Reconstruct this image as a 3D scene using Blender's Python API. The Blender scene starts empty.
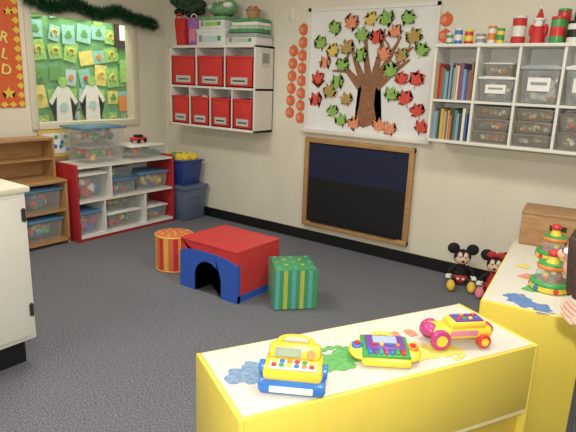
import bpy, bmesh, math, random
from mathutils import Vector, Matrix, Euler
random.seed(7)
R=random.random
V=Vector
# ------------------------------------------------------------ materials
MATS={}
def lin(col):
    g=sum(col)/3; col=[c*.88+g*.06+10 for c in col]
    return tuple(((x/255)/12.92 if x/255<=.04045 else ((x/255+.055)/1.055)**2.4) for x in col)
def mat(name,col,rough=.5,noise=0.0,scale=20,bump=0.0,alpha=1.0,metal=0.0,emit=0.0,col2=None,spec=.5):
    if name in MATS: return MATS[name]
    m=bpy.data.materials.new(name); m.use_nodes=True
    nt=m.node_tree; b=nt.nodes["Principled BSDF"]
    c=lin(col)
    b.inputs["Roughness"].default_value=rough; b.inputs["Metallic"].default_value=metal
    b.inputs["Specular IOR Level"].default_value=spec
    tc=nt.nodes.new("ShaderNodeTexCoord"); nz=nt.nodes.new("ShaderNodeTexNoise")
    nz.inputs["Scale"].default_value=scale; nz.inputs["Detail"].default_value=4
    nt.links.new(tc.outputs["Object"],nz.inputs["Vector"])
    rp=nt.nodes.new("ShaderNodeValToRGB")
    if col2 is not None: lo,hi=c,lin(col2)
    else:
        k=max(noise,.03); lo=tuple(x*(1-k) for x in c); hi=tuple(min(1,x*(1+k)) for x in c)
    rp.color_ramp.elements[0].position=.35; rp.color_ramp.elements[1].position=.65
    rp.color_ramp.elements[0].color=(*lo,1); rp.color_ramp.elements[1].color=(*hi,1)
    nt.links.new(nz.outputs["Fac"],rp.inputs["Fac"]); nt.links.new(rp.outputs["Color"],b.inputs["Base Color"])
    if bump>0:
        bp=nt.nodes.new("ShaderNodeBump"); bp.inputs["Strength"].default_value=bump; bp.inputs["Distance"].default_value=.01
        nt.links.new(nz.outputs["Fac"],bp.inputs["Height"]); nt.links.new(bp.outputs["Normal"],b.inputs["Normal"])
    if alpha<1: b.inputs["Alpha"].default_value=alpha
    MATS[name]=m; return m
def wood(name,c1,c2,axis=0):
    if name in MATS: return MATS[name]
    m=mat(name,c1,.45,col2=c2,scale=6)
    nt=m.node_tree; nz=[n for n in nt.nodes if n.type=='TEX_NOISE'][0]; tc=[n for n in nt.nodes if n.type=='TEX_COORD'][0]
    mp=nt.nodes.new("ShaderNodeMapping"); s=[12,12,12]; s[axis]=1.2; mp.inputs["Scale"].default_value=s
    nt.links.new(tc.outputs["Object"],mp.inputs["Vector"]); nt.links.new(mp.outputs["Vector"],nz.inputs["Vector"])
    return m
wallm=mat("wall_paint",(230,224,204),.6,.02,3)
white=mat("white_laminate",(232,229,220),.35,.02,4)
topw=mat("white_top",(226,221,206),.4,.03,5)
whitep=mat("white_paper",(242,241,236),.8)
cream=mat("cream_trim",(224,219,194),.4,.02,5)
black=mat("black_rubber",(8,8,10),.5)
red=mat("red_laminate",(180,30,36),.35,.04)
redv=mat("red_vinyl",(214,48,50),.33,.04,30)
bluev=mat("blue_vinyl",(40,88,196),.33,.04,30)
redbin=mat("red_fabric",(214,40,38),.6,.08,60)
yellow=mat("yellow_laminate",(244,218,78),.35,.02,5)
yellowt=mat("yellow_plastic",(248,214,56),.3)
tan=wood("tan_wood",(168,120,70),(190,142,88),1)
oak=wood("oak_frame",(168,124,72),(194,150,94),0)
boxw=wood("box_wood",(164,118,72),(184,138,90),0)
navy=mat("navy_reflection",(10,18,56),.7,.08,80)
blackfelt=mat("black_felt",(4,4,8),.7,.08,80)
clear=mat("clear_plastic",(220,226,226),.15,.02,alpha=.25)
cleard=mat("smoky_plastic",(196,190,176),.2,.02,alpha=.3)
bluelid=mat("blue_lid",(84,140,182),.3,alpha=.9)
graylid=mat("gray_lid",(160,168,166),.4)
whitelid=mat("white_lid",(230,230,222),.35)
graybin=mat("gray_bin",(86,100,128),.4)
navyt=mat("navy_plastic",(30,56,130),.3)
green=mat("green_plastic",(60,164,78),.3)
greenp=mat("green_paper",(90,160,70),.8,.1,60)
teal=mat("teal_plastic",(50,160,160),.4)
redt=mat("red_plastic",(220,48,44),.3)
orange=mat("orange_plastic",(240,136,44),.35)
purple=mat("purple_plastic",(116,64,160),.3)
magenta=mat("magenta_plastic",(200,56,130),.3)
bluet=mat("blue_plastic",(46,116,206),.3)
gray=mat("gray_plastic",(150,150,150),.4)
pink=mat("pink_cloth",(225,130,155),.7)
label=mat("label_gray",(190,195,190),.6)
glass=mat("glass_pane",(220,235,235),.05,alpha=.05)
metal=mat("dark_metal",(70,66,60),.4,metal=.7)
palette=[redt,green,yellowt,bluet,orange,purple,whitelid,teal,magenta,tan]
bookm=[mat("book_%d"%i,c,.5) for i,c in enumerate([(180,60,60),(60,90,150),(220,220,210),(80,130,96),(206,170,84),(110,84,126),(60,60,70),(160,160,168),(204,116,70),(126,160,186),(230,225,200),(146,108,76)])]

# ------------------------------------------------------------ builder
class B:
    def __init__(s,name): s.name=name; s.bm=bmesh.new(); s.mats=[]
    def _add(s,t,m,M=None):
        if M is not None: bmesh.ops.transform(t,matrix=M,verts=t.verts)
        if m not in s.mats: s.mats.append(m)
        i=s.mats.index(m)
        for f in t.faces: f.material_index=i; f.smooth=True
        bmesh.ops.recalc_face_normals(t,faces=t.faces)
        for e in t.edges:
            if len(e.link_faces)==2 and e.calc_face_angle(0)>math.radians(38): e.smooth=False
        me=bpy.data.meshes.new("t"); t.to_mesh(me); t.free(); s.bm.from_mesh(me); bpy.data.meshes.remove(me)
        return s
    def box(s,c,d,m,rot=(0,0,0),bev=0,taper=1.0,seg=2):
        t=bmesh.new(); bmesh.ops.create_cube(t,size=1)
        for v in t.verts:
            k=taper if v.co.z<0 else 1
            v.co=V((v.co.x*d[0]*k,v.co.y*d[1]*k,v.co.z*d[2]))
        if bev: bmesh.ops.bevel(t,geom=list(t.edges),offset=bev,segments=seg,affect='EDGES',profile=.5)
        return s._add(t,m,Matrix.Translation(c)@Euler(rot).to_matrix().to_4x4())
    def bb(s,a,b,m,bev=0):
        return s.box([(a[i]+b[i])/2 for i in range(3)],[abs(b[i]-a[i]) for i in range(3)],m,bev=bev)
    def cyl(s,c,r,h,m,r2=None,rot=(0,0,0),seg=28,bev=0):
        t=bmesh.new(); bmesh.ops.create_cone(t,cap_ends=True,segments=seg,radius1=r,radius2=r if r2 is None else r2,depth=h)
        if bev: bmesh.ops.bevel(t,geom=[e for e in t.edges if abs(e.verts[0].co.z-e.verts[1].co.z)<1e-5],offset=bev,segments=3,affect='EDGES',profile=.5)
        return s._add(t,m,Matrix.Translation(c)@Euler(rot).to_matrix().to_4x4())
    def sph(s,c,r,m,rot=(0,0,0),seg=20):
        if not hasattr(r,'__len__'): r=(r,r,r)
        t=bmesh.new(); bmesh.ops.create_uvsphere(t,u_segments=seg,v_segments=seg//2+2,radius=1)
        return s._add(t,m,Matrix.Translation(c)@Euler(rot).to_matrix().to_4x4()@Matrix.Diagonal((*r,1)))
    def torus(s,c,Rr,r,m,rot=(0,0,0),a0=0,a1=2*math.pi,n=28,k=10):
        t=bmesh.new(); closed=abs(a1-a0-2*math.pi)<1e-4; rings=[]
        for i in range(n if closed else n+1):
            a=a0+(a1-a0)*i/n
            rings.append([t.verts.new(((Rr+r*math.cos(2*math.pi*j/k))*math.cos(a),(Rr+r*math.cos(2*math.pi*j/k))*math.sin(a),r*math.sin(2*math.pi*j/k))) for j in range(k)])
        for i in range(n):
            A=rings[i]; C=rings[(i+1)%len(rings)]
            for j in range(k): t.faces.new((A[j],A[(j+1)%k],C[(j+1)%k],C[j]))
        return s._add(t,m,Matrix.Translation(c)@Euler(rot).to_matrix().to_4x4())
    def tube(s,pts,rs,m,k=10):
        t=bmesh.new(); pts=[V(p) for p in pts]
        if not hasattr(rs,'__len__'): rs=[rs]*len(pts)
        rings=[]
        for i,p in enumerate(pts):
            d=(pts[min(i+1,len(pts)-1)]-pts[max(i-1,0)]).normalized()
            u=d.cross(V((0,0,1))) if abs(d.z)<.9 else d.cross(V((0,1,0)))
            u.normalize(); w=d.cross(u)
            rings.append([t.verts.new(p+rs[i]*(u*math.cos(2*math.pi*j/k)+w*math.sin(2*math.pi*j/k))) for j in range(k)])
        for A,C in zip(rings,rings[1:]):
            for j in range(k): t.faces.new((A[j],A[(j+1)%k],C[(j+1)%k],C[j]))
        t.faces.new(rings[0]); t.faces.new(rings[-1])
        return s._add(t,m)
    def poly(s,pts,o,A,Bv,th,m):
        A=V(A);Bv=V(Bv);N=A.cross(Bv).normalized(); o=V(o)
        t=bmesh.new()
        f=[t.verts.new(o+A*p[0]+Bv*p[1]) for p in pts]; b=[t.verts.new(o+A*p[0]+Bv*p[1]+N*th) for p in pts]
        t.faces.new(f); t.faces.new(b[::-1])
        n=len(pts)
        for i in range(n): t.faces.new((f[i],f[(i+1)%n],b[(i+1)%n],b[i]))
        bmesh.ops.triangulate(t,faces=[x for x in t.faces if len(x.verts)>4])
        return s._add(t,m)
    def done(s,loc=(0,0,0),rz=0.0,parent=None,extra=None):
        M=Matrix.Translation(loc)@Matrix.Rotation(rz,4,'Z')
        if extra is not None: M=M@extra
        bmesh.ops.transform(s.bm,matrix=M,verts=s.bm.verts)
        xs=[v.co.x for v in s.bm.verts]; ys=[v.co.y for v in s.bm.verts]; zs=[v.co.z for v in s.bm.verts]
        c=V(((min(xs)+max(xs))/2,(min(ys)+max(ys))/2,min(zs)))
        bmesh.ops.translate(s.bm,verts=s.bm.verts,vec=-c)
        me=bpy.data.meshes.new(s.name); s.bm.to_mesh(me); s.bm.free()
        for m in s.mats: me.materials.append(m)
        o=bpy.data.objects.new(s.name,me); o.location=c; bpy.context.collection.objects.link(o)
        if parent: o.parent=parent
        return o
def empty(name,loc=(0,0,0)):
    e=bpy.data.objects.new(name,None); e.location=loc; e.empty_display_size=.1; bpy.context.collection.objects.link(e); return e

# ------------------------------------------------------------ room shell
XM,YM,ZC=6.4,-6.4,2.7
carpet=mat("carpet",(76,78,84),.95,col2=(136,138,146),scale=130,bump=.5,spec=.1)
B("floor").bb((-.1,YM-.1,-.1),(XM+.1,.1,0),carpet).done()
B("ceiling").bb((-.1,YM-.1,ZC),(XM+.1,.1,ZC+.1),mat("ceiling_tile",(228,226,220),.9,.04,40)).done()
B("wall_back").bb((-.1,0,0),(XM+.1,.1,ZC),wallm).done()
B("wall_right").bb((XM,YM,0),(XM+.1,0,ZC),wallm).done()
B("wall_front").bb((-.1,YM-.1,0),(XM+.1,YM,ZC),wallm).done()
wy0,wy1,wz0,wz1=-1.545,-.46,1.025,2.0
w=B("wall_left")
w.bb((-.1,YM,0),(0,wy0,ZC),wallm).bb((-.1,wy1,0),(0,0,ZC),wallm).bb((-.1,wy0,0),(0,wy1,wz0),wallm).bb((-.1,wy0,wz1),(0,wy1,ZC),wallm).done()
B("baseboard_back").bb((0.02,-.015,0),(XM,0,.1),black).done()
B("baseboard_left").bb((0,YM,0),(.015,-.016,.1),black).done()
w=B("window_1")
for a,b in (((wy0-.05,wz0-.05),(wy0+.012,wz1+.05)),((wy1-.012,wz0-.05),(wy1+.05,wz1+.05)),((wy0,wz0-.05),(wy1,wz0+.012)),((wy0,wz1-.012),(wy1,wz1+.05))):
    w.bb((-.08,a[0],a[1]),(.03,b[0],b[1]),cream,bev=.004)
w.bb((-.055,wy0,wz0),(-.05,wy1,wz1),glass)
w.done()
# adjoining classroom wall seen through the window
nb=mat("neighbour_wall",(200,196,172),.7)
B("wall_adjoining").bb((-.9,-2.6,.2),(-.85,1.6,ZC),nb).bb((-.9,-2.6,ZC-.05),(-.1,1.6,ZC),nb).bb((-.85,1.55,.2),(-.1,1.6,ZC),nb).bb((-.85,-2.6,.2),(-.1,-2.55,ZC),nb).bb((-.85,-2.6,.2),(-.1,1.6,.25),nb).done()
d=B("classroom_display_board")
gp=mat("display_green",(84,160,104),.8,col2=(120,186,110),scale=9); gold=mat("gold_paper",(226,196,90),.7); lime=mat("lime_paper",(150,206,96),.8,.2,30)
aqua=mat("aqua_paper",(140,206,190),.8,.1,20); darkb=mat("dark_brown",(50,32,22),.7); skyp=mat("pale_blue_paper",(184,212,214),.8); yelp=mat("soft_yellow_paper",(236,222,110),.8,.1,20)
X=-.85
d.bb((X,-1.35,.8),(X+.02,.5,2.4),gp)
for i in range(30):
    y=-1.33+i*.0625; 
    for z in (.84,2.36): d.cyl((X+.022,y,z),.035,.006,gold,rot=(0,math.pi/2,0),seg=14)
k=0
for r_ in range(6):
    for c_ in range(9):
        y=-1.2+c_*.18+(R()-.5)*.05; z=.98+r_*.235+(R()-.5)*.06; k+=1
        m=random.choice([lime,aqua,skyp,lime,yelp,greenp,lime,yelp,aqua]); 
        d.box((X+.026+.0003*k,y,z),(.004,.12+.07*R(),.14+.1*R()),m,rot=((R()-.5)*.5,0,0))
        q=R()
        if q<.35: d.torus((X+.045,y,z),.035,.011,gold,rot=(0,math.pi/2,0),a0=.6,a1=5.7,n=14,k=6)
        elif q<.7:
            for a in (0,2.1,4.2): d.cyl((X+.046,y+.022*math.sin(a),z+.022*math.cos(a)),.022,.006,greenp,rot=(0,math.pi/2,0),seg=10)
        elif q<.85: d.cyl((X+.046,y,z),.03,.006,random.choice([orange,redt,bluet]),rot=(0,math.pi/2,0),seg=12)
for y,z in ((-.78,1.12),(-.42,1.14)):   # cut-out costumes
    d.poly([(-.1,-.2),(.1,-.2),(.08,.12),(.14,.02),(.17,.06),(.06,.22),(-.06,.22),(-.17,.06),(-.14,.02),(-.08,.12)],(X+.055,y,z),(0,1,0),(0,0,1),.008,whitep)
    d.cyl((X+.065,y,z+.0),.05,.006,skyp,rot=(0,math.pi/2,0),seg=18).cyl((X+.065,y,z+.27),.055,.008,lime,rot=(0,math.pi/2,0),seg=18)
d.bb((X+.05,-.08,1.8),(X+.07,.3,2.25),darkb)
d.bb((X+.07,-.02,1.88),(X+.075,.1,2.05),whitep).bb((X+.07,.14,1.85),(X+.075,.25,2.0),aqua)
d.bb((X+.05,-.02,1.4),(X+.07,.2,1.66),lime).bb((X+.05,-.05,1.06),(X+.07,.06,1.24),orange).bb((X+.05,.1,1.06),(X+.07,.2,1.3),redt)
d.done()

# tinsel garland over window
g=B("tinsel_garland"); t=bmesh.new()
def blade(c,d,l,wd):
    d=d.normalized(); s=d.cross(V((R()-.5,R()-.5,R()-.5))).normalized()*wd
    a=[t.verts.new(c-s),t.verts.new(c+s),t.verts.new(c+d*l)]; t.faces.new(a)
NB=5200
for i in range(NB):
    k=i/NB; y=-1.62+1.42*k; z=2.11-.05*math.sin(k*math.pi*3)**2-.03*k
    a=R()*6.28
    if k>.86: z-= (k-.86)*.55
    blade(V((.09+.02*math.cos(a),y,z+.02*math.sin(a))),V((max(-.3,math.cos(a)),(R()-.5)*1.6,math.sin(a))),.05+R()*.025,.0035)
g._add(t,mat("tinsel_green",(20,76,36),.35,.3,90,metal=.2)); g.done()

# poster on left wall
p=B("classroom_poster"); po=mat("poster_orange",(222,92,40),.7,.06,30)
p.bb((0.001,-2.75,1.18),(.012,-1.64,2.45),po)
yb=mat("poster_yellow",(238,200,60),.7)
for i in range(16):
    z=1.21+i*.078; p.poly([(-.035,0),(0,.03),(.035,0),(0,-.03)],(.013,-1.67,z),(0,1,0),(0,0,1),.003,yb)
for i in range(14):
    y=-1.75-i*.075; p.poly([(-.035,0),(0,.025),(.035,0),(0,-.025)],(.013,y,1.205),(0,1,0),(0,0,1),.003,yb)
p.bb((.012,-2.68,1.5),(.016,-1.86,2.4),mat("poster_green",(90,160,60),.8,.3,20))
def star(r,r2,n=5): return [((r if i%2==0 else r2)*math.cos(math.pi/2+math.pi*i/n),(r if i%2==0 else r2)*math.sin(math.pi/2+math.pi*i/n)) for i in range(2*n)]
p.poly(star(.06,.026),(.014,-1.78,1.3),(0,1,0),(0,0,1),.004,yb)
p.poly(star(.05,.022),(.014,-1.98,1.34),(0,1,0),(0,0,1),.004,whitep)
p.poly(star(.04,.018),(.014,-1.73,1.98),(0,1,0),(0,0,1),.004,yb)
po_o=p.done()
for ch,y,z,rot in (("L",-1.77,1.60,.3),("D",-1.78,1.47,.2),("R",-1.77,1.74,.3)):
    cu=bpy.data.curves.new("letter",'FONT'); cu.body=ch; cu.size=.12; cu.extrude=.002; cu.offset=.002; cu.materials.append(yelp)
    o=bpy.data.objects.new("letter_"+ch.lower(),cu); bpy.context.collection.objects.link(o); o.parent=po_o
    o.matrix_world=Matrix.Translation(V((.02,y-.06,z))-po_o.location)@Matrix.Rotation(math.pi/2,4,'Z')@Matrix.Rotation(math.pi/2,4,'X')@Matrix.Rotation(-rot,4,'Z')

# ------------------------------------------------------------ storage bins
def storage_bin(c,d,rz=0,body=clear,lid=bluelid,fill=palette,name="storage_bin",tagged=False,n=22,side='x'):
    b=B(name); sx,sy,sz=d
    b.box((0,0,sz*.45),(sx*.94,sy*.94,sz*.9),body,taper=.88,bev=.008)
    b.box((0,0,sz*.93),(sx,sy,sz*.1),lid,bev=.006)
    b.box((0,0,sz*.99),(sx*.8,sy*.8,sz*.04),lid,bev=.004)
    if fill:
        for i in range(n):
            r=min(sx,sy,sz)*(.13+.09*R()); x=(R()-.5)*(sx*.8-2*r)*.95; y=(R()-.5)*(sy*.8-2*r)*.95; z=.012+r+R()*max(0,sz*.72-2*r)
            m=random.choice(fill)
            if R()<.5: b.box((x,y,z),(r*2,r*1.5,r*1.4),m,rot=(R()*.6,R()*.6,R()*3),bev=.003)
            else: b.sph((x,y,z),r,m,seg=10)
    if tagged:
        if side=='x': b.box((sx*.468,0,sz*.5),(.004,sy*.5,sz*.35),whitep)
        else: b.box((0,-sy*.468,sz*.5),(sx*.55,.004,sz*.35),whitep); b.box((0,-sy*.472,sz*.52),(sx*.4,.003,sz*.08),gray)
    return b.done(c,rz)

# ------------------------------------------------------------ red & white cubby shelf
s=B("toy_cubby_shelf")
x0,x1,y0,y1,H=.15,.57,-1.54,-.41,.69
s.bb((x0,y0,0),(x1,y0+.025,H+.02),red,bev=.006).bb((x0,y1-.025,0),(x1,y1,H+.02),red,bev=.006)
s.bb((x0,y0+.025,H-.02),(x1-.005,y1-.025,H),white).bb((x0,y0+.025,.03),(x1-.005,y1-.025,.05),white).bb((x0,y0+.025,.355),(x1-.005,y1-.025,.373),white)
s.bb((x0,y0+.02,.0),(x0+.015,y1-.02,H),white).bb((x1-.03,y0+.025,0),(x1-.015,y1-.025,.03),red)
for y in (-1.25,-.78): s.bb((x0+.015,y-.008,.05),(x1-.008,y+.008,.355),white)
s.bb((x0+.015,-1.178,.373),(x1-.008,-1.162,H-.02),white)
s.done()
storage_bin((.37,-1.385,.051),(.34,.23,.22))
storage_bin((.37,-1.015,.051),(.34,.4,.16),lid=whitelid)
storage_bin((.35,-1.0,.213),(.3,.36,.12),lid=clear)
storage_bin((.37,-.61,.051),(.34,.28,.15),lid=whitelid)
storage_bin((.37,-1.345,.374),(.34,.3,.25),lid=whitelid)
storage_bin((.37,-1.0,.374),(.34,.28,.15),lid=bluelid); storage_bin((.36,-1.0,.526),(.3,.26,.1),lid=clear)
storage_bin((.37,-.64,.374),(.34,.38,.18),lid=bluelid)
storage_bin((.34,-1.17,.691),(.34,.46,.16),lid=clear,fill=[green,redt,yellowt,orange,lime])
storage_bin((.32,-1.17,.854),(.36,.48,.17),lid=bluelid,fill=[green,redt,teal,orange,whitelid])
storage_bin((.34,-.67,.691),(.34,.44,.13),lid=whitelid,fill=[green,redt,teal,orange])
b=B("decorated_picture_board"); b.bb((.035,-1.56,.72),(.05,-1.22,.97),gold)
b.bb((.05,-1.53,.75),(.055,-1.25,.94),whitep)
for i in range(14):
    b.sph((.058,-1.52+R()*.25,.77+R()*.15),(.006,.02,.02),random.choice([redt,green,bluet,yellowt]),seg=10)
b.bb((.018,-1.5,.69),(.07,-1.3,.72),tan).done()
b=B("toy_car"); b.box((0,0,.035),(.09,.17,.035),redt,bev=.012).box((0,0,.06),(.07,.08,.035),black,bev=.01)
for x in (-.045,.045):
    for y in (-.05,.05): b.cyl((x,y,.02),.02,.015,black,rot=(0,math.pi/2,0),seg=16)
b.done((.3,-.64,.827),.2)

# tan shelf at the far left
s=B("wooden_storage_shelf"); x1=.49; ya,yb_=-2.45,-1.575
s.bb((.12,ya,0),(x1,ya+.02,.58),tan).bb((.12,yb_-.02,0),(x1,yb_,.58),tan,bev=.003)
s.bb((.12,ya,.56),(x1+.01,yb_,.585),tan,bev=.004).bb((.12,ya,.03),(x1,yb_,.05),tan).bb((.12,ya,.3),(x1-.01,yb_,.316),tan)
s.bb((.12,ya,0),(.135,yb_,.93),tan).bb((.12,ya,.91),(.32,yb_,.935),tan,bev=.004).bb((.135,ya,.74),(.31,yb_,.752),tan)
s.bb((.135,ya,.585),(.32,ya+.018,.92),tan).bb((.135,yb_-.018,.585),(.32,yb_,.92),tan).bb((.135,-2.03,.05),(x1-.01,-2.014,.56),tan).done()
for z in (.051,.317):
    storage_bin((.32,-1.8,z),(.3,.38,.2),fill=[green,yellowt,redt,bluet,lime]); storage_bin((.32,-2.23,z),(.3,.36,.2))

# gray tote + navy tub with yellow contents
b=B("plastic_tote"); b.box((0,0,.17),(.42,.32,.34),graybin,taper=.86,bev=.015).box((0,0,.355),(.44,.35,.04),graybin,bev=.01)
for x in (-.1,.0,.1): b.box((x,-.155,.2),(.02,.02,.24),graybin,bev=.004)
b.box((.212,0,.27),(.02,.12,.025),graybin,bev=.006); b.done((.49,-.215,0))
b=B("toy_tub"); b.box((0,0,.13),(.36,.28,.26),navyt,taper=.85,bev=.012).box((0,0,.255),(.38,.3,.02),navyt,bev=.006)
for i in range(11): b.box(((R()-.5)*.24,(R()-.5)*.16,.285),(.1,.08,.07),yellowt if R()<.8 else green,rot=(R()*.5,R()*.5,R()),bev=.01)
b.done((.47,-.215,.376))

# ------------------------------------------------------------ wall cabinet with red bins
s=B("wall_cubby_cabinet"); xa,xb,ya,za,zb=.38,1.535,-.28,1.0,1.8
s.bb((xa,ya,za),(xa+.02,-.001,zb),white,bev=.003).bb((xb-.02,ya,za),(xb,-.001,zb),white,bev=.003)
s.bb((xa,ya,za),(xb,-.001,za+.025),white,bev=.003).bb((xa,ya,zb-.025),(xb,-.001,zb),white,bev=.003).bb((xa,ya+.005,1.39),(xb,-.001,1.41),white)
s.bb((xa,-.015,za),(xb,-.001,zb),white)
for i in (1,2,3):
    x=xa+(xb-xa)*i/4; s.bb((x-.008,ya+.005,za+.025),(x+.008,-.015,1.39),white)
for i in (1,2):
    x=xa+(xb-xa)*i/3; s.bb((x-.008,ya+.005,1.41),(x+.008,-.015,zb-.025),white)
s.bb((xb,-.2,1.6),(xb+.002,-.06,1.77),mat("sign_paper",(215,215,205),.7)).bb((xb+.002,-.18,1.64),(xb+.003,-.08,1.73),gray)
s.done()
def redbinf(cx,z,wd,h):
    b=B("red_storage_bin"); t=.012; D=.25
    b.bb((-wd/2,-D/2,0),(wd/2,D/2,t),redbin).bb((-wd/2,-D/2,0),(wd/2,-D/2+t,h),redbin,bev=.003).bb((-wd/2,D/2-t,0),(wd/2,D/2,h),redbin).bb((-wd/2,-D/2,0),(-wd/2+t,D/2,h),redbin).bb((wd/2-t,-D/2,0),(wd/2,D/2,h),redbin)
    b.box((0,-D/2-.003,h-.012),(wd+.004,.008,.022),redbin,bev=.003)
    b.bb((-wd*.3,-D/2-.004,.03),(wd*.3,-D/2,.095),label)
    b.bb((-wd*.22,-D/2-.005,.055),(wd*.22,-D/2-.003,.068),metal)
    for i in range(10): b.box(((R()-.5)*wd*.6,(R()-.5)*.12,h*.75+R()*.05),(.06,.06,.05),random.choice(palette+[redt,redbin,navyt]),rot=(R(),R(),R()),bev=.006)
    b.done((cx,-.15,z))
for i in range(4): redbinf(xa+.01+(xb-xa-.02)*(i+.5)/4,1.026,.25,.28)
for i in range(3): redbinf(xa+.01+(xb-xa-.02)*(i+.5)/3,1.411,.345,.29)
# things on top of the wall cabinet
b=B("red_tote_bag"); b.box((0,0,.13),(.15,.16,.27),redbin,taper=.8,bev=.02); b.torus((0,-.07,.26),.045,.007,redbin,rot=(math.pi/2,0,0),a0=0,a1=math.pi); b.done((.47,-.15,1.801))
b=B("gift_bag"); b.box((0,0,.13),(.15,.14,.27),mat("purple_paper",(160,100,180),.6,.3,30),taper=.9,bev=.01).box((.0,-.07,.1),(.09,.006,.12),pink).torus((0,-.05,.26),.04,.005,whitep,rot=(math.pi/2,0,0),a0=0,a1=math.pi); b.done((.66,-.15,1.801))
wbx=mat("white_cardboard",(226,228,224),.7,.03,10); sage=mat("sage_cloth",(110,164,110),.8,.25,25,bump=.4)
def carton(x,z,w_,h,m1,lidm):
    b=B("cardboard_box"); b.box((0,0,h/2),(w_,.24,h),wbx,bev=.004).box((0,0,h-.018),(w_+.012,.25,.036),lidm,bev=.004)
    b.box((0,-.121,h*.38),(w_*.5,.004,h*.34),m1); b.box((w_*.3,-.1215,h*.4),(w_*.1,.004,h*.3),green); b.box((-w_*.36,-.1215,h*.4),(w_*.12,.004,h*.4),gray)
    b.done((x,-.14,z))
carton(.95,1.801,.38,.15,skyp,wbx); carton(.96,1.952,.34,.11,lime,sage)
carton(1.34,1.801,.36,.10,label,graylid)
b=B("folded_blankets")
for i,m in enumerate((mat("green_cloth",(80,150,96),.8,.2,30),mat("mint_cloth",(176,210,180),.8,.2,30),whitep,MATS["green_cloth"])): b.box((.01*i-.01,.004*(i%2),.02+.032*i),(.35-.02*i,.21,.034),m,rot=(0,0,.04*(i%2)),bev=.014)
b.done((1.35,-.14,1.902))
b=B("green_laundry_bag")
b.sph((0,0,.07),(.16,.1,.07),sage).sph((.08,0,.1),(.08,.07,.06),sage).sph((-.07,.01,.1),(.08,.07,.05),sage).torus((.0,-.03,.13),.05,.01,whitep,rot=(math.pi/2,0,0),a0=0,a1=math.pi).sph((.11,-.05,.1),(.05,.05,.03),whitep).sph((-.11,-.04,.09),(.05,.05,.03),skyp); b.done((1.0,-.14,2.063))
b=B("small_toy_basket"); b.cyl((0,0,.04),.05,.08,tan,r2=.065).torus((0,0,.08),.065,.008,tan)
for i in range(5): b.sph((.03*math.cos(i*1.3),.03*math.sin(i*1.3),.09),.022,palette[i],seg=12)
b.done((1.38,-.14,2.036))
b=B("plush_garland_pile"); gm=mat("dark_green_plush",(36,66,40),.9,.3,60,bump=.5)
for i in range(34):
    b.sph((-.16+.32*R(),(R()-.5)*.12,.04+.12*R()),(.05+.02*R(),.05,.04),gm if R()<.75 else black,seg=10)
b.done((.55,-.15,2.075))

# ------------------------------------------------------------ bulletin board with tree
s=B("bulletin_board"); xa,xb,za,zb=1.95,3.11,1.07,2.09
s.bb((xa,-.012,za),(xb,-.001,zb),mat("board_paper",(236,237,234),.8,.02,6))
for a,b in (((xa-.03,za-.0),(xa,zb+.03)),((xb,za),(xb+.03,zb+.03)),((xa-.03,zb),(xb+.03,zb+.03))): s.bb((a[0],-.022,a[1]),(b[0],-.001,b[1]),white)
s.bb((xa-.05,-.05,1.035),(xb+.05,-.001,1.07),white,bev=.006)
bark=mat("brown_paper",(136,88,58),.85,col2=(160,108,74),scale=40)
def flat(pts,m,y=-.014,th=.003): s.poly(pts,(0,y,0),(1,0,0),(0,0,1),th,m)
cx=2.56
flat([(cx-.18,1.12),(cx-.1,1.16),(cx-.02,1.12),(cx+.05,1.15),(cx+.16,1.11),(cx+.1,1.2),(cx+.07,1.32),(cx+.075,1.45),(cx+.11,1.56),(cx-.09,1.56),(cx-.06,1.44),(cx-.075,1.3),(cx-.11,1.2)],bark)
def limb(p,q,w1,w2,y):
    p=V(p);q=V(q); n=V((-(q-p).y,(q-p).x)).normalized()
    mid=(p+q)/2+n*(R()-.5)*.05; wm=(w1+w2)/2
    flat([tuple(p-n*w1),tuple(p+n*w1),tuple(mid+n*wm),tuple(q+n*w2),tuple(q-n*w2),tuple(mid-n*wm)][::-1],bark,y)
yy=-.0145
tips=[((-.07,.36),(-.30,.58),.042),((-.05,.4),(-.2,.74),.036),((0,.42),(-.05,.82),.036),((.05,.42),(.12,.82),.036),((.07,.4),(.27,.76),.036),((.08,.36),(.36,.58),.04),((-.18,.48),(-.36,.48),.02),((.22,.5),(.38,.68),.018)]
for a,q,wd in tips:
    yy-=.0003; A=(cx+a[0],1.11+a[1]); Q=(cx+q[0],1.11+q[1]); limb(A,Q,wd,.008,yy)
    for k in (.6,):
        P=(A[0]+(Q[0]-A[0])*k,A[1]+(Q[1]-A[1])*k); limb(P,(P[0]+(R()-.5)*.2,P[1]+.1+.06*R()),.012,.004,yy-.0001)
leafR=mat("leaf_red",(226,76,56),.8,.1,40); leafO=mat("leaf_orange",(238,146,100),.8,.1,40); leafG=mat("leaf_green",(130,178,76),.8,col2=(156,198,92),scale=50); leafC=mat("leaf_mixed",(130,170,70),.8,col2=(228,130,80),scale=28); leafY=mat("leaf_yellow",(228,196,90),.8,.1,40)
prof=[(90,1),(80,.66),(70,.72),(62,.42),(48,.86),(40,.95),(30,.62),(16,.7),(12,.45),(-6,.8),(-14,.5),(-40,.55),(-60,.42),(-84,.32),(-88,.75),(-92,.75),(-96,.32),(-120,.42),(-140,.55),(-166,.5),(-174,.8),(168,.45),(164,.7),(150,.62),(140,.95),(132,.86),(118,.42),(110,.72),(100,.66)]
def leaf(x,z,r,m,rot,y):
    s.poly([(r*k*math.cos(math.radians(a)+rot),r*k*math.sin(math.radians(a)+rot)) for a,k in prof][::-1],(x,y,z),(1,0,0),(0,0,1),.002,m)
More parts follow.
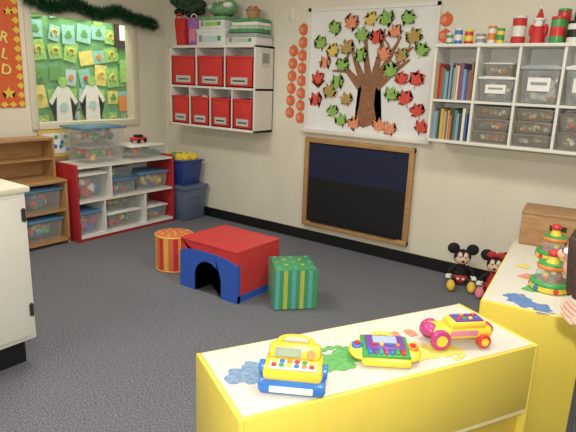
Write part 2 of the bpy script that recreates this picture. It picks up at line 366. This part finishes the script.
LV=[(.08,.24,'R'),(.10,.72,'G'),(.15,.56,'O'),(.09,.42,'R'),(.24,.15,'G'),(.32,.08,'G'),(.43,.06,'O'),(.64,.06,'O'),(.73,.04,'O'),(.93,.2,'R'),(.83,.29,'R'),(.90,.44,'R'),(.27,.4,'G'),(.22,.84,'G'),(.36,.88,'O'),(.45,.78,'G'),(.52,.9,'Y'),(.58,.76,'R'),(.64,.9,'G'),(.72,.8,'O'),(.80,.9,'G'),(.86,.76,'C'),(.92,.66,'G'),(.78,.62,'C'),(.70,.5,'G'),(.79,.44,'R'),(.64,.63,'O'),(.46,.62,'G'),(.34,.68,'C'),(.30,.54,'G'),(.22,.66,'Y'),(.72,.32,'G'),(.97,.08,'R'),(.36,.26,'C'),(.2,.32,'C')]
for i,(a,c,k) in enumerate(LV):
    leaf(xa+a*(xb-xa),za+c*(zb-za)+.01,.08+.014*R(),{'R':leafR,'O':leafO,'G':leafG,'C':leafC,'Y':leafY}[k],(R()-.5)*1.2,-.018-.0004*i)
s.done()
b=B("paper_pumpkin_cutouts"); pk=mat("pumpkin_paper",(226,100,60),.8,.08,50)
def pump(x,z):
    b.cyl((x,-.004,z),.05,.005,pk,rot=(math.pi/2,0,0),seg=18); b.cyl((x-.018,-.0055,z),.024,.005,leafO,rot=(math.pi/2,0,0),seg=12); b.bb((x-.006,-.006,z+.042),(x+.006,-.001,z+.06),leafG)
for i in range(6): pump(1.74+.004*i,1.2+.112*i)
for i in range(8): pump(1.862,1.16+.112*i)
for i in range(8): pump(3.187,1.16+.118*i)
b.done()
# ------------------------------------------------------------ felt/chalk board
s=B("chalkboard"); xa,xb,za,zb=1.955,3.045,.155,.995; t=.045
s.bb((xa+.02,-.025,za+.02),(xb-.02,-.004,.62),blackfelt).bb((xa+.02,-.025,.62),(xb-.02,-.004,zb-.02),navy)  # navy upper half: bluish reflection painted in as a second panel colour
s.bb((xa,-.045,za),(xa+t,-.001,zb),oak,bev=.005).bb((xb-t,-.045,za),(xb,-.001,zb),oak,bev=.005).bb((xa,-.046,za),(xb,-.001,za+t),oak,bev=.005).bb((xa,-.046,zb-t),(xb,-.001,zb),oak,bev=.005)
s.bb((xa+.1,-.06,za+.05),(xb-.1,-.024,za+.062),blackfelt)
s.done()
b=B("power_outlet"); b.box((0,-.004,.06),(.07,.008,.115),whitelid,bev=.003)
for z in (.035,.085): b.box((0,-.009,z),(.03,.003,.03),cream,bev=.001)
b.done((1.72,0,2.02))

# ------------------------------------------------------------ right wall shelf
s=B("wall_bookshelf"); xs=[3.24,3.545,3.825,4.1,4.375,4.65]; ya,za,zb=-.28,1.09,1.79
s.bb((xs[0],ya,za),(xs[-1],-.001,za+.022),white,bev=.003).bb((xs[0]-.01,ya-.01,zb-.022),(xs[-1]+.01,-.001,zb),white,bev=.003).bb((xs[0],ya+.005,1.385),(xs[-1],-.001,1.403),white).bb((xs[0],-.012,za),(xs[-1],-.001,zb),white)
for i,x in enumerate(xs): s.bb((x-.009,ya,za+.022),(x+.009,-.012,zb-.022),white)
s.done()
def bookrow(x0,x1,z,h):
    b=B("row_of_books"); x=x0
    while x<x1-.02:
        w_=.006+R()*.016; hh=h*(.72+.28*R()); dd=.16+.05*R()
        b.box((x+w_/2,-.262+dd/2+R()*.02,z+hh/2),(w_,dd,hh),random.choice(bookm)); x+=w_+.001
    b.done()
bookrow(3.255,3.53,1.404,.27); bookrow(3.255,3.53,1.113,.24)
nf=[bookm[2],bookm[7],bookm[10],tan,cream,bookm[4],bookm[9],bookm[8]]
for i,x in ((1,3.685),(2,3.9625),(3,4.2375),(4,4.51)):
    if i==1:
        storage_bin((x,-.15,1.404),(.25,.23,.17),lid=whitelid,fill=nf,tagged=True,side='y')
        storage_bin((x,-.15,1.575),(.2,.2,.09),lid=whitelid,body=cleard,fill=nf)
    else:
        storage_bin((x,-.15,1.404),(.255,.24,.25),lid=graylid if i!=3 else whitelid,fill=nf+[bookm[5]],tagged=True,side='y',n=34)
    for j in range(3 if i<3 else 2):
        h=.085 if i<3 else .12
        storage_bin((x,-.15,1.1125+j*(h+.0005)),(.255,.24,h),lid=cleard,body=cleard,fill=nf+[orange,tan,redt],n=22)
# things on top
def can(x,y,r,h,m,m2,name="storage_canister"):
    b=B(name); b.cyl((0,0,h/2),r,h,m,bev=.004).cyl((0,0,h*.5),r*1.01,h*.4,m2).cyl((0,0,h+.008),r*1.03,.018,m2,bev=.004); b.done((x,y,1.7905))
can(3.28,-.14,.025,.07,green,whitelid,"glue_bottle"); can(3.35,-.16,.028,.10,bluet,whitelid,"glue_bottle"); can(3.42,-.14,.03,.09,redt,yellowt,"glue_bottle"); can(3.5,-.12,.035,.06,whitelid,gray,"tape_roll")
can(3.58,-.13,.03,.11,whitelid,orange,"glue_bottle"); can(3.65,-.17,.026,.09,yellowt,green,"glue_bottle")
can(3.76,-.14,.045,.17,redbin,whitelid); can(4.015,-.19,.045,.15,green,redt); can(4.12,-.2,.045,.12,whitelid,black); can(4.225,-.19,.05,.17,whitelid,redt); can(4.34,-.18,.05,.16,navyt,gray)
can(4.02,-.08,.04,.21,redt,green); can(4.13,-.085,.045,.2,black,whitelid); can(4.26,-.075,.045,.23,redbin,gold)
b=B("santa_figurine"); b.cyl((0,0,.06),.05,.12,redbin,r2=.035).sph((0,0,.14),.032,pink).sph((0,-.018,.128),(.028,.02,.03),whitep).cyl((0,0,.19),.033,.08,redbin,r2=.004).torus((0,0,.158),.03,.01,whitep).sph((0,0,.235),.012,whitep)
b.sph((-.045,0,.09),(.016,.02,.04),redbin).sph((.045,0,.09),(.016,.02,.04),redbin).cyl((-.02,-.01,.012),.02,.024,black).cyl((.02,-.01,.012),.02,.024,black)
b.done((3.885,-.14,1.7905))

# ------------------------------------------------------------ soft play furniture
s=B("soft_play_table"); w_,hh,dp=.275,.365,.46
RA=.13
arc=[(RA*math.cos(math.pi*i/14),.11+RA*math.sin(math.pi*i/14)) for i in range(15)]
body=[(-w_,0),(-RA,0)]+arc[::-1]+[(RA,0),(w_,0),(w_,hh),(-w_,hh)]
s.poly(body,(0,-dp/2,0),(1,0,0),(0,0,1),-dp,redv)
band=[(-w_,0),(-RA,0)]+arc[::-1]+[(RA,0),(w_,0),(w_,.27)]+[(w_*math.cos(a),.265+.045*math.sin(a)) for a in [math.pi*i/12 for i in range(1,12)]]+[(-w_,.27)]
s.poly(band,(0,-dp/2,0),(1,0,0),(0,0,1),.006,bluev)
s.poly(band,(0,dp/2+.006,0),(1,0,0),(0,0,1),.006,bluev)
def ar(r): return [(r*math.cos(math.pi*i/14),.11+r*math.sin(math.pi*i/14)) for i in range(15)]
s.poly([(RA-.001,0)]+ar(RA-.001)+[(-RA+.001,0),(-RA+.004,0)]+ar(RA-.004)[::-1]+[(RA-.004,0)],(0,-dp/2,0),(1,0,0),(0,0,1),-dp,bluev)
s.tube([(-w_,-dp/2,hh),(w_,-dp/2,hh),(w_,dp/2,hh),(-w_,dp/2,hh),(-w_,-dp/2,hh)],.005,redv,6)
for sx in (-1,1): s.bb((sx*w_,-dp/2-.006,0),(sx*(w_+.004),-dp/2+.03,.27),bluev); s.bb((sx*w_,-dp/2,0),(sx*(w_+.004),dp/2,.05),bluev)
s.done((2.26,-1.385,0))
s=B("soft_play_drum_stool"); n=48; r=.15;h=.29
ycl=mat("yellow_vinyl",(236,182,64),.4); orv=mat("orange_vinyl",(226,108,64),.4); grv=mat("green_vinyl",(64,156,96),.4); tlv=mat("teal_vinyl",(88,178,188),.4); lmv=mat("lime_vinyl",(184,198,84),.4)
for mi,m in enumerate((redv,ycl,orv)):
    t=bmesh.new()
    for i in range(n):
        if (i//2)%3!=mi: continue
        a0,a1=2*math.pi*i/n,2*math.pi*(i+1)/n
        t.faces.new([t.verts.new((r*math.cos(a),r*math.sin(a),z)) for a,z in ((a0,0.004),(a1,0.004),(a1,h-.01),(a0,h-.01))])
    s._add(t,m)
s.cyl((0,0,h/2),r*.985,h,orv,bev=.012).torus((0,0,h-.01),r-.004,.007,ycl,n=40).torus((0,0,.008),r-.004,.007,ycl,n=40)
for i in range(14):
    a=i*2.4; rr=.034*math.sqrt(i+.2)
    s.cyl((rr*math.cos(a),rr*math.sin(a),h+.001),.013,.003,ycl if i%2 else lmv,seg=14)
s.done((1.66,-1.39,0))
s=B("soft_play_cube_stool"); a=.29; h=.29
s.box((0,0,h/2),(a-.006,a-.006,h),grv,bev=.01)
ms=[tlv,grv,lmv,grv]
for f in range(4):
    ro=Matrix.Rotation(f*math.pi/2,4,'Z')
    for i in range(10):
        t=bmesh.new(); x=-a/2+.006+(a-.012)*i/10; x2=x+(a-.012)/10
        t.faces.new([t.verts.new(p) for p in ((x,-a/2,.008),(x2,-a/2,.008),(x2,-a/2,h-.01),(x,-a/2,h-.01))])
        s._add(t,ms[i%4],ro)
for i in range(5):
    for j in range(5):
        if (i+j)%2==0: s.cyl((-.11+.055*i,-.11+.055*j,h+.001),.013,.003,lmv if (i*j)%2 else tlv,seg=12)
for q in ((1,1),(1,-1),(-1,1),(-1,-1)): s.tube([(q[0]*a/2*.985,q[1]*a/2*.985,.005),(q[0]*a/2*.985,q[1]*a/2*.985,h-.005)],.006,grv,6)
s.done((2.79,-1.33,0),math.radians(46))

# ------------------------------------------------------------ white cabinet at left
s=B("white_cabinet"); xa,xb,ya,yb_=1.35,2.25,-3.9,-2.87
s.bb((xa,ya,.14),(xb,yb_,.93),white,bev=.004).bb((xa-.02,ya-.02,.92),(xb+.02,yb_+.02,.95),cream,bev=.008).bb((xa+.06,ya+.06,0),(xb-.05,yb_-.04,.14),black)
s.bb((xb,-3.37,.17),(xb+.018,-2.9,.9),white,bev=.004).bb((xb,-3.87,.17),(xb+.018,-3.39,.9),white,bev=.004)
for z in (.28,.78): s.bb((xb+.01,-2.905,z),(xb+.024,-2.885,z+.06),metal).cyl((xb+.02,-2.893,z+.03),.006,.07,metal,seg=10)
s.sph((xb+.035,-3.33,.6),.016,metal); s.done()

# ------------------------------------------------------------ yellow shelves
def yshelf(L,W,H,prints,loc,rz):
    s=B("yellow_storage_shelf")
    for sx in (-1,1):
        s.box((sx*(L/2-.01),0,H/2),(.02,W,H),yellow,bev=.007)
    s.bb((-L/2+.019,-W/2+.018,H-.03),(L/2-.019,W/2-.008,H-.002),topw)
    s.bb((-L/2+.018,-W/2,H-.26),(L/2-.018,-W/2+.018,H),yellow,bev=.005)
    s.bb((-L/2+.018,-W/2+.002,H-.275),(L/2-.018,-W/2+.03,H-.258),mat("pale_yellow_edge",(246,234,160),.4))
    s.bb((-L/2+.018,-W/2+.03,.04),(L/2-.018,-W/2+.045,H-.25),mat("deep_yellow",(222,190,60),.4))
    s.bb((-L/2+.018,W/2-.012,.0),(L/2-.018,W/2-.001,H-.003),yellow,bev=.003)
    s.bb((-L/2+.018,-W/2,.04),(L/2-.018,W/2-.02,.06),yellow)
    i=0
    for (x,y,r,m) in prints:
        i+=1; rot=R()*6.28; z=H-.002+.0003*i
        pts=[]
        for k in range(48):
            a=2*math.pi*k/48; rr=r*(.7+.14*math.sin(a*2+i)+.08*math.sin(a*5+i)+.05*math.sin(a*9+2*i))
            pts.append((rr*math.cos(a+rot)*1.15,rr*math.sin(a+rot)))
        s.poly(pts,(x,y,z),(1,0,0),(0,1,0),.0003,m)
        for k in range(4):
            a=rot+(k-1.5)*.36; l=r*1.05
            s.cyl((x+l*.85*math.cos(a),y+l*.85*math.sin(a),z+.0002),r*.17,.0006,m,seg=12)
    return s.done(loc,rz)
pb=mat("paint_blue",(120,150,184),.6,.2,60); pg=mat("paint_green",(96,176,92),.6,.18,60); py=mat("paint_yellow",(234,218,96),.6,.1,50); pr=mat("paint_orange",(224,144,110),.6,.1,50); pbl=mat("paint_blue2",(92,132,190),.6,.2,60)
ang=math.atan2(.885,.46)
c=V((3.62+4.52,-3.04-2.2,0))/2
def tolocal(x,y,cc,a):
    dx,dy=x-cc.x,y-cc.y; return (dx*math.cos(a)+dy*math.sin(a),-dx*math.sin(a)+dy*math.cos(a))
pr1=[(*tolocal(3.85,-3.03,c,ang),.085,pb),(*tolocal(3.83,-2.98,c,ang),.05,pb),(*tolocal(4.02,-2.76,c,ang),.095,pg),(*tolocal(3.985,-2.84,c,ang),.08,pg),(*tolocal(4.215,-2.53,c,ang),.08,py),(*tolocal(4.27,-2.47,c,ang),.065,py),(*tolocal(4.07,-2.48,c,ang),.035,pr),(*tolocal(4.12,-2.42,c,ang),.03,pr)]
yshelf(1.165,.41,.6,pr1,(c.x,c.y,0),ang)
a2=math.radians(90+7.5); u=V((math.cos(a2),math.sin(a2),0)); wv=V((math.sin(a2),-math.cos(a2),0))
p0=V((4.215,-1.915,0)); L2=1.38; c2=p0+u*L2/2+wv*.205
pr2=[(*tolocal(4.36,-1.80,c2,a2),.085,pbl),(*tolocal(4.45,-1.83,c2,a2),.06,pbl),(*tolocal(4.30,-1.45,c2,a2),.05,pr),(*tolocal(4.36,-1.62,c2,a2),.05,pg),(*tolocal(4.24,-1.3,c2,a2),.04,py)]
yshelf(L2,.41,.6,pr2,(c2.x,c2.y,0),a2)
b=B("wooden_box"); b.box((0,0,.1),(.40,.26,.2),boxw,bev=.006).box((0,0,.193),(.41,.27,.018),boxw,bev=.004).box((0,-.131,.12),(.09,.004,.03),darkb); b.done((4.29,-.71,.601),math.radians(7.5))

# ------------------------------------------------------------ toys
s=B("toy_cash_register")
s.box((0,0,.02),(.2,.145,.04),bluet,bev=.014).box((0,.005,.055),(.18,.125,.045),yellowt,bev=.016)
s.box((0,.038,.092),(.16,.052,.05),yellowt,rot=(-.4,0,0),bev=.014).box((-.02,.011,.097),(.08,.005,.028),gray,rot=(-.4,0,0)).box((-.02,.008,.097),(.065,.005,.02),mat("lcd_green",(150,170,130),.3),rot=(-.4,0,0))
s.cyl((.05,.008,.097),.014,.01,orange,rot=(math.pi/2-.4,0,0),seg=16)
s.box((0,-.03,.0785),(.14,.052,.006),whitelid,bev=.002)
for i in range(6):
    for j in range(2): s.cyl((-.056+.0225*i,-.042+.024*j,.083),.008,.008,palette[(i+j*2)%5],seg=12,bev=.002)
s.box((0,-.072,.02),(.13,.008,.02),whitelid,bev=.003)
s.torus((0,.05,.105),.05,.009,yellowt,rot=(math.pi/2,0,0),a0=.15,a1=math.pi-.15)
for v in s.bm.verts:
    if v.co.z>.125: v.co.z=.125+(v.co.z-.125)*.35
for x in (-.095,.095): s.cyl((x,-.01,.055),.022,.016,bluet,rot=(0,math.pi/2,0),seg=20,bev=.003)
s.done((3.985,-2.985,.6005),math.radians(30))
s=B("toy_activity_tablet")
s.box((0,0,.015),(.165,.15,.028),yellowt,bev=.013).sph((-.082,0,.02),(.04,.056,.018),yellowt).sph((.082,0,.02),(.04,.056,.018),yellowt)
s.box((0,.004,.033),(.16,.13,.014),green,bev=.006).box((0,.014,.043),(.13,.085,.007),purple,bev=.002).box((0,.026,.0475),(.08,.042,.003),mat("lilac_screen",(170,190,230),.4))
for i in range(7): s.box((-.054+.018*i,-.043,.043),(.014,.024,.01),[bluet,purple,teal,magenta,bluet,green,redt][i],bev=.002)
for x in (-.093,.093): s.cyl((x,0,.038),.019,.012,bluet if x<0 else orange,bev=.003,seg=18); s.cyl((x,0,.046),.009,.008,redt,seg=14)
s.torus((0,.066,.022),.04,.01,yellowt,a0=0,a1=math.pi)
for i in range(4): s.cyl((-.04+.027*i,-.008,.049),.007,.006,[redt,yellowt,bluet,orange][i],seg=12)
s.done((4.125,-2.655,.606),math.radians(34),extra=Matrix.Rotation(.08,4,'X'))
s=B("toy_phone_car")
s.box((.01,0,.05),(.23,.09,.045),yellowt,bev=.02,seg=4).box((.03,0,.078),(.14,.074,.03),yellowt,bev=.013,seg=3)
s.box((.035,0,.094),(.105,.058,.006),purple,bev=.002)
for i in range(4):
    for j in range(2): s.cyl((.0+.022*i,-.013+.026*j,.099),.008,.007,palette[(i+j*3)%6],seg=12,bev=.002)
for y in (-.048,.048):
    s.cyl((-.078,y,.036),.036,.022,magenta,rot=(math.pi/2,0,0),bev=.004).cyl((-.078,y*1.25,.036),.02,.004,yellowt,rot=(math.pi/2,0,0),seg=18)
    s.cyl((.085,y,.025),.025,.022,redt,rot=(math.pi/2,0,0),bev=.004).cyl((.085,y*1.25,.025),.014,.004,yellowt,rot=(math.pi/2,0,0),seg=18)
s.sph((-.1,0,.055),(.028,.035,.024),magenta).sph((.118,0,.055),(.02,.035,.018),redt)
s.box((.01,-.046,.056),(.1,.004,.02),pink,bev=.001)
s.done((4.27,-2.385,.6005),math.radians(46))
def popper(x,y,rz):
    s=B("spinning_dome_toy")
    s.cyl((0,0,.015),.085,.03,yellowt,bev=.008).torus((0,0,.035),.075,.013,green).cyl((0,0,.075),.07,.07,clear,r2=.058)
    for i in range(9):
        a=i*2.1; s.sph((.035*math.cos(a),.035*math.sin(a),.055+.02*(i%2)),.016,[redt,yellowt,green,orange][i%4],seg=12)
    s.torus((0,0,.112),.055,.012,orange).cyl((0,0,.122),.062,.014,green,bev=.004).cyl((0,0,.145),.03,.035,yellowt,r2=.018).sph((0,0,.172),(.026,.026,.02),redt)
    for i in range(6):
        a=i*math.pi/3; s.cyl((.084*math.cos(a),.084*math.sin(a),.016),.012,.012,redt if i%2 else bluet,rot=(0,math.pi/2,a),seg=12)
    s.done((x,y,.6005),rz)
popper(4.42,-1.56,0); popper(4.33,-1.03,1)

# ------------------------------------------------------------ plush mice
pblack=mat("plush_black",(16,15,17),.85,.2,120,bump=.3); face=mat("plush_face",(232,194,166),.8,.04,60); redc=mat("plush_red",(190,40,46),.8,.1,80); ply=mat("plush_yellow",(236,196,60),.8,.06,80); pw=mat("plush_white",(235,235,230),.85); pkc=mat("plush_pink",(226,120,150),.85,.06,80)
def mouse(loc,rz,girl):
    s=B("mouse_plush_toy")
    s.sph((0,.01,.09),(.052,.048,.085),pblack if not girl else redc); s.sph((0,0,.05),(.06,.056,.045),redc)
    if girl:
        s.cyl((0,0,.055),.095,.05,redc,r2=.05)
        for i in range(10): a=i*.628; s.sph((.08*math.cos(a),.08*math.sin(a),.045),.009,pw,seg=8)
    else:
        for x in (-.02,.02): s.sph((x,-.052,.06),.011,pw,seg=10)
    s.cyl((0,.005,.17),.022,.03,pblack)
    s.sph((0,0,.225),(.065,.06,.06),pblack); s.sph((0,-.028,.212),(.055,.042,.04),face); s.sph((-.02,-.036,.24),(.022,.026,.03),face); s.sph((.02,-.036,.24),(.022,.026,.03),face)
    s.sph((0,-.07,.21),(.026,.03,.02),face); s.sph((0,-.1,.217),(.012,.01,.009),pblack,seg=12)
    s.sph((0,-.066,.19),(.022,.014,.008),redc,seg=12)
    for x in (-.018,.018): s.sph((x,-.059,.243),(.009,.006,.015),pw,seg=12); s.sph((x,-.065,.24),(.005,.004,.008),pblack,seg=10)
    for x in (-1,1):
        s.sph((x*.07,.01,.285),(.046,.014,.044),pblack)
        s.tube([(x*.04,0,.15),(x*.085,-.02,.115),(x*.095,-.06,.085)],[.018,.014,.013],pblack)
        s.sph((x*.095,-.07,.08),(.021,.024,.019),pw); 
        for k in range(3): s.sph((x*.095+(k-1)*.012,-.09,.078),(.007,.013,.008),pw,seg=8)
        s.sph((x*.075,-.062,.092),(.007,.012,.007),pw,seg=8)
        s.tube([(x*.035,-.01,.04),(x*.06,-.08,.035),(x*.07,-.13,.03)],[.024,.018,.015],pblack)
        s.sph((x*.074,-.165,.042),(.032,.05,.034),ply if not girl else pkc,rot=(.5,0,0)); 
        s.torus((x*.071,-.135,.034),.02,.008,ply if not girl else pkc,rot=(math.pi/2,0,0))
    s.tube([(0,.05,.04),(.05,.08,.02),(.1,.07,.05)],.005,pblack,6)
    if girl:
        for x in (-1,1): s.sph((x*.035,-.015,.3),(.035,.016,.026),redc,rot=(0,x*.3,0)); 
        s.sph((0,-.018,.297),.013,redc,seg=12)
    s.done(loc,rz)
mouse((3.575,-.18,0.0),math.radians(22),False); mouse((3.83,-.19,0.0),math.radians(10),True)

# ------------------------------------------------------------ child at the right edge
skin=mat("skin",(226,176,150),.5,.03,30); hairm=mat("brown_hair",(62,38,24),.6,.25,90,bump=.3); shirt=mat("maroon_shirt",(120,36,44),.8,.08,60); jeans=mat("denim",(50,64,100),.85,.12,80)
cxk,cyk=4.84,-2.52
K0=V((cxk,cyk,0))
kid=empty("child",K0)
def tok(o): o.parent=kid; o.matrix_parent_inverse=Matrix.Translation(-K0)
def skinmesh(name,verts,edges,rad,m,root=0,sub=2):
    me=bpy.data.meshes.new(name); me.from_pydata(verts,edges,[]); me.materials.append(m)
    o=bpy.data.objects.new(name,me); bpy.context.collection.objects.link(o); tok(o)
    sk=o.modifiers.new("skin",'SKIN'); sk.use_smooth_shade=True
    for i,v in enumerate(me.skin_vertices[0].data):
        v.radius=rad[i] if hasattr(rad[i],'__len__') else (rad[i],rad[i]); v.use_root=(i==root)
    ss=o.modifiers.new("sub",'SUBSURF'); ss.levels=sub; ss.render_levels=sub
    return o
skinmesh("shirt",[(cxk,cyk,.52),(cxk-.01,cyk,.64),(cxk-.03,cyk,.77),(cxk-.06,cyk,.86),
  (cxk-.06,cyk-.085,.84),(cxk-.06,cyk-.12,.78),(cxk-.07,cyk-.13,.73),(cxk-.06,cyk+.085,.84),(cxk-.05,cyk+.12,.76),(cxk-.06,cyk+.135,.70)],
  [(0,1),(1,2),(2,3),(3,4),(4,5),(5,6),(3,7),(7,8),(8,9)],[(.1,.085),(.098,.08),(.1,.08),(.055,.05),.045,.04,.04,.045,.04,.04],shirt)
skinmesh("trousers",[(cxk,cyk,.53),(cxk,cyk-.055,.47),(cxk-.01,cyk-.065,.28),(cxk,cyk-.07,.07),(cxk,cyk+.055,.47),(cxk-.01,cyk+.065,.28),(cxk,cyk+.07,.07)],[(0,1),(1,2),(2,3),(0,4),(4,5),(5,6)],[.09,.07,.052,.045,.07,.052,.045],jeans)
for sg in (-1,1):
    b=B("shoe_left" if sg<0 else "shoe_right"); b.sph((-.03,0,.035),(.085,.036,.034),redt).box((-.03,0,.01),(.165,.07,.02),whitelid,bev=.008); tok(b.done((cxk,cyk+sg*.07,0)))
def hand(nm,elb,wr,dirv,side):
    elb,wr,dirv,side=V(elb),V(wr),V(dirv).normalized(),V(side).normalized()
    up=dirv.cross(side)
    skinmesh("forearm_"+nm,[tuple(elb),tuple((elb+wr)/2),tuple(wr),tuple(wr+dirv*.03),tuple(wr+dirv*.05)],[(0,1),(1,2),(2,3),(3,4)],[.033,.027,.02,(.026,.014),(.026,.012)],skin)
    for i,l in enumerate((.036,.042,.04,.03)):
        b0=wr+dirv*.045+side*(.02-.0135*i); p1=b0+dirv*l*.5-up*.004; p2=p1+dirv*l*.35-up*.01; p3=p2+dirv*l*.2-up*.012
        skinmesh("finger_%s_%d"%(nm,i+1),[tuple(b0-dirv*.01),tuple(p1),tuple(p2),tuple(p3)],[(0,1),(1,2),(2,3)],[.0075,.0068,.006,.005],skin,sub=1)
    b0=wr+dirv*.015+side*.02; p1=b0+dirv*.018+side*.018; p2=p1+dirv*.018+side*.004
    skinmesh("thumb_"+nm,[tuple(b0),tuple(p1),tuple(p2)],[(0,1),(1,2)],[.009,.008,.0065],skin,sub=1)
hand("right",(cxk-.07,cyk-.13,.74),(4.695,-2.6,.87),(-.8,.35,.3),(.2,.6,.6))
hand("left",(cxk-.06,cyk+.135,.71),(4.78,-2.33,.56),(-.3,.1,-.9),(-.8,0,.3))
hx,hy,hz=4.675,-2.5,1.05
b=B("head_with_face")
b.tube([(cxk-.06,cyk,.87),(cxk-.09,cyk,.93),(hx+.02,hy,.99)],[.042,.036,.036],skin)
b.sph((hx,hy,hz),(.082,.072,.095),skin,seg=28).sph((hx-.03,hy,hz-.045),(.052,.056,.048),skin)
b.sph((hx-.088,hy,hz-.015),(.014,.011,.014),skin,seg=12)
for sy in (-1,1):
    b.sph((hx-.072,hy+sy*.028,hz+.004),(.012,.014,.01),whitep,seg=14).sph((hx-.082,hy+sy*.028,hz+.004),(.005,.007,.007),darkb,seg=10).sph((hx+.005,hy+sy*.074,hz-.01),(.016,.009,.022),skin,seg=12)
    b.box((hx-.08,hy+sy*.028,hz+.024),(.006,.026,.005),hairm,bev=.002)
b.sph((hx-.078,hy,hz-.048),(.008,.02,.006),mat("lips",(190,95,90),.5),seg=12)
tok(b.done())
b=B("hair")
b.sph((hx+.015,hy,hz+.022),(.092,.084,.092),hairm,seg=28)
for i in range(64):
    a=math.radians(-140+280*i/63)
    px,py_=hx+.012+.08*math.cos(a),hy+.08*math.sin(a)
    b.tube([(px-.01,py_,hz+.05),(px+.006*math.cos(a),py_+.006*math.sin(a),hz-.02),(px+.004*math.cos(a),py_,hz-.10-.02*R())],[.012,.011,.004],hairm,6)
tok(b.done())

# ------------------------------------------------------------ lights
def area(name,loc,size,e,col=(1,.945,.85),rot=(0,0,0),sy=None):
    l=bpy.data.lights.new(name,'AREA'); l.energy=e; l.size=size; l.color=col
    if sy: l.shape='RECTANGLE'; l.size_y=sy
    o=bpy.data.objects.new(name,l); o.location=loc; o.rotation_euler=rot; bpy.context.collection.objects.link(o)
for i,(x,y) in enumerate(((1.7,-2.2),(4.2,-1.9),(2.2,-4.6),(4.9,-4.4))):
    area("ceiling_light",(x,y,2.66),1.0,30,sy=.4)
area("adjoining_room_light",(-.45,-.4,2.6),.5,26,sy=1.6)
area("camera_flash",(4.86,-4.25,1.66),.05,36,col=(1,.98,.93),rot=(math.radians(78),0,math.radians(36)))
wd=bpy.data.worlds.new("world"); bpy.context.scene.world=wd; wd.use_nodes=True
wd.node_tree.nodes["Background"].inputs[0].default_value=(.8,.82,.85,1); wd.node_tree.nodes["Background"].inputs[1].default_value=.3

# ------------------------------------------------------------ camera
cd=bpy.data.cameras.new("camera"); cam=bpy.data.objects.new("camera",cd); bpy.context.collection.objects.link(cam)
cd.lens=541/576*36; cd.sensor_width=36
xr=V((0.8016157,-0.1734366,0.5721294)); yr=V((0.5967777,0.1751239,-0.7830632)); zr=V((0.0356183,0.9691498,0.2438852))
M=Matrix((xr,yr,zr)).to_4x4(); M.translation=V((4.83,-4.2,1.5)); cam.matrix_world=M
bpy.context.scene.camera=cam
try: bpy.context.scene.view_settings.view_transform='Standard'
except Exception: pass
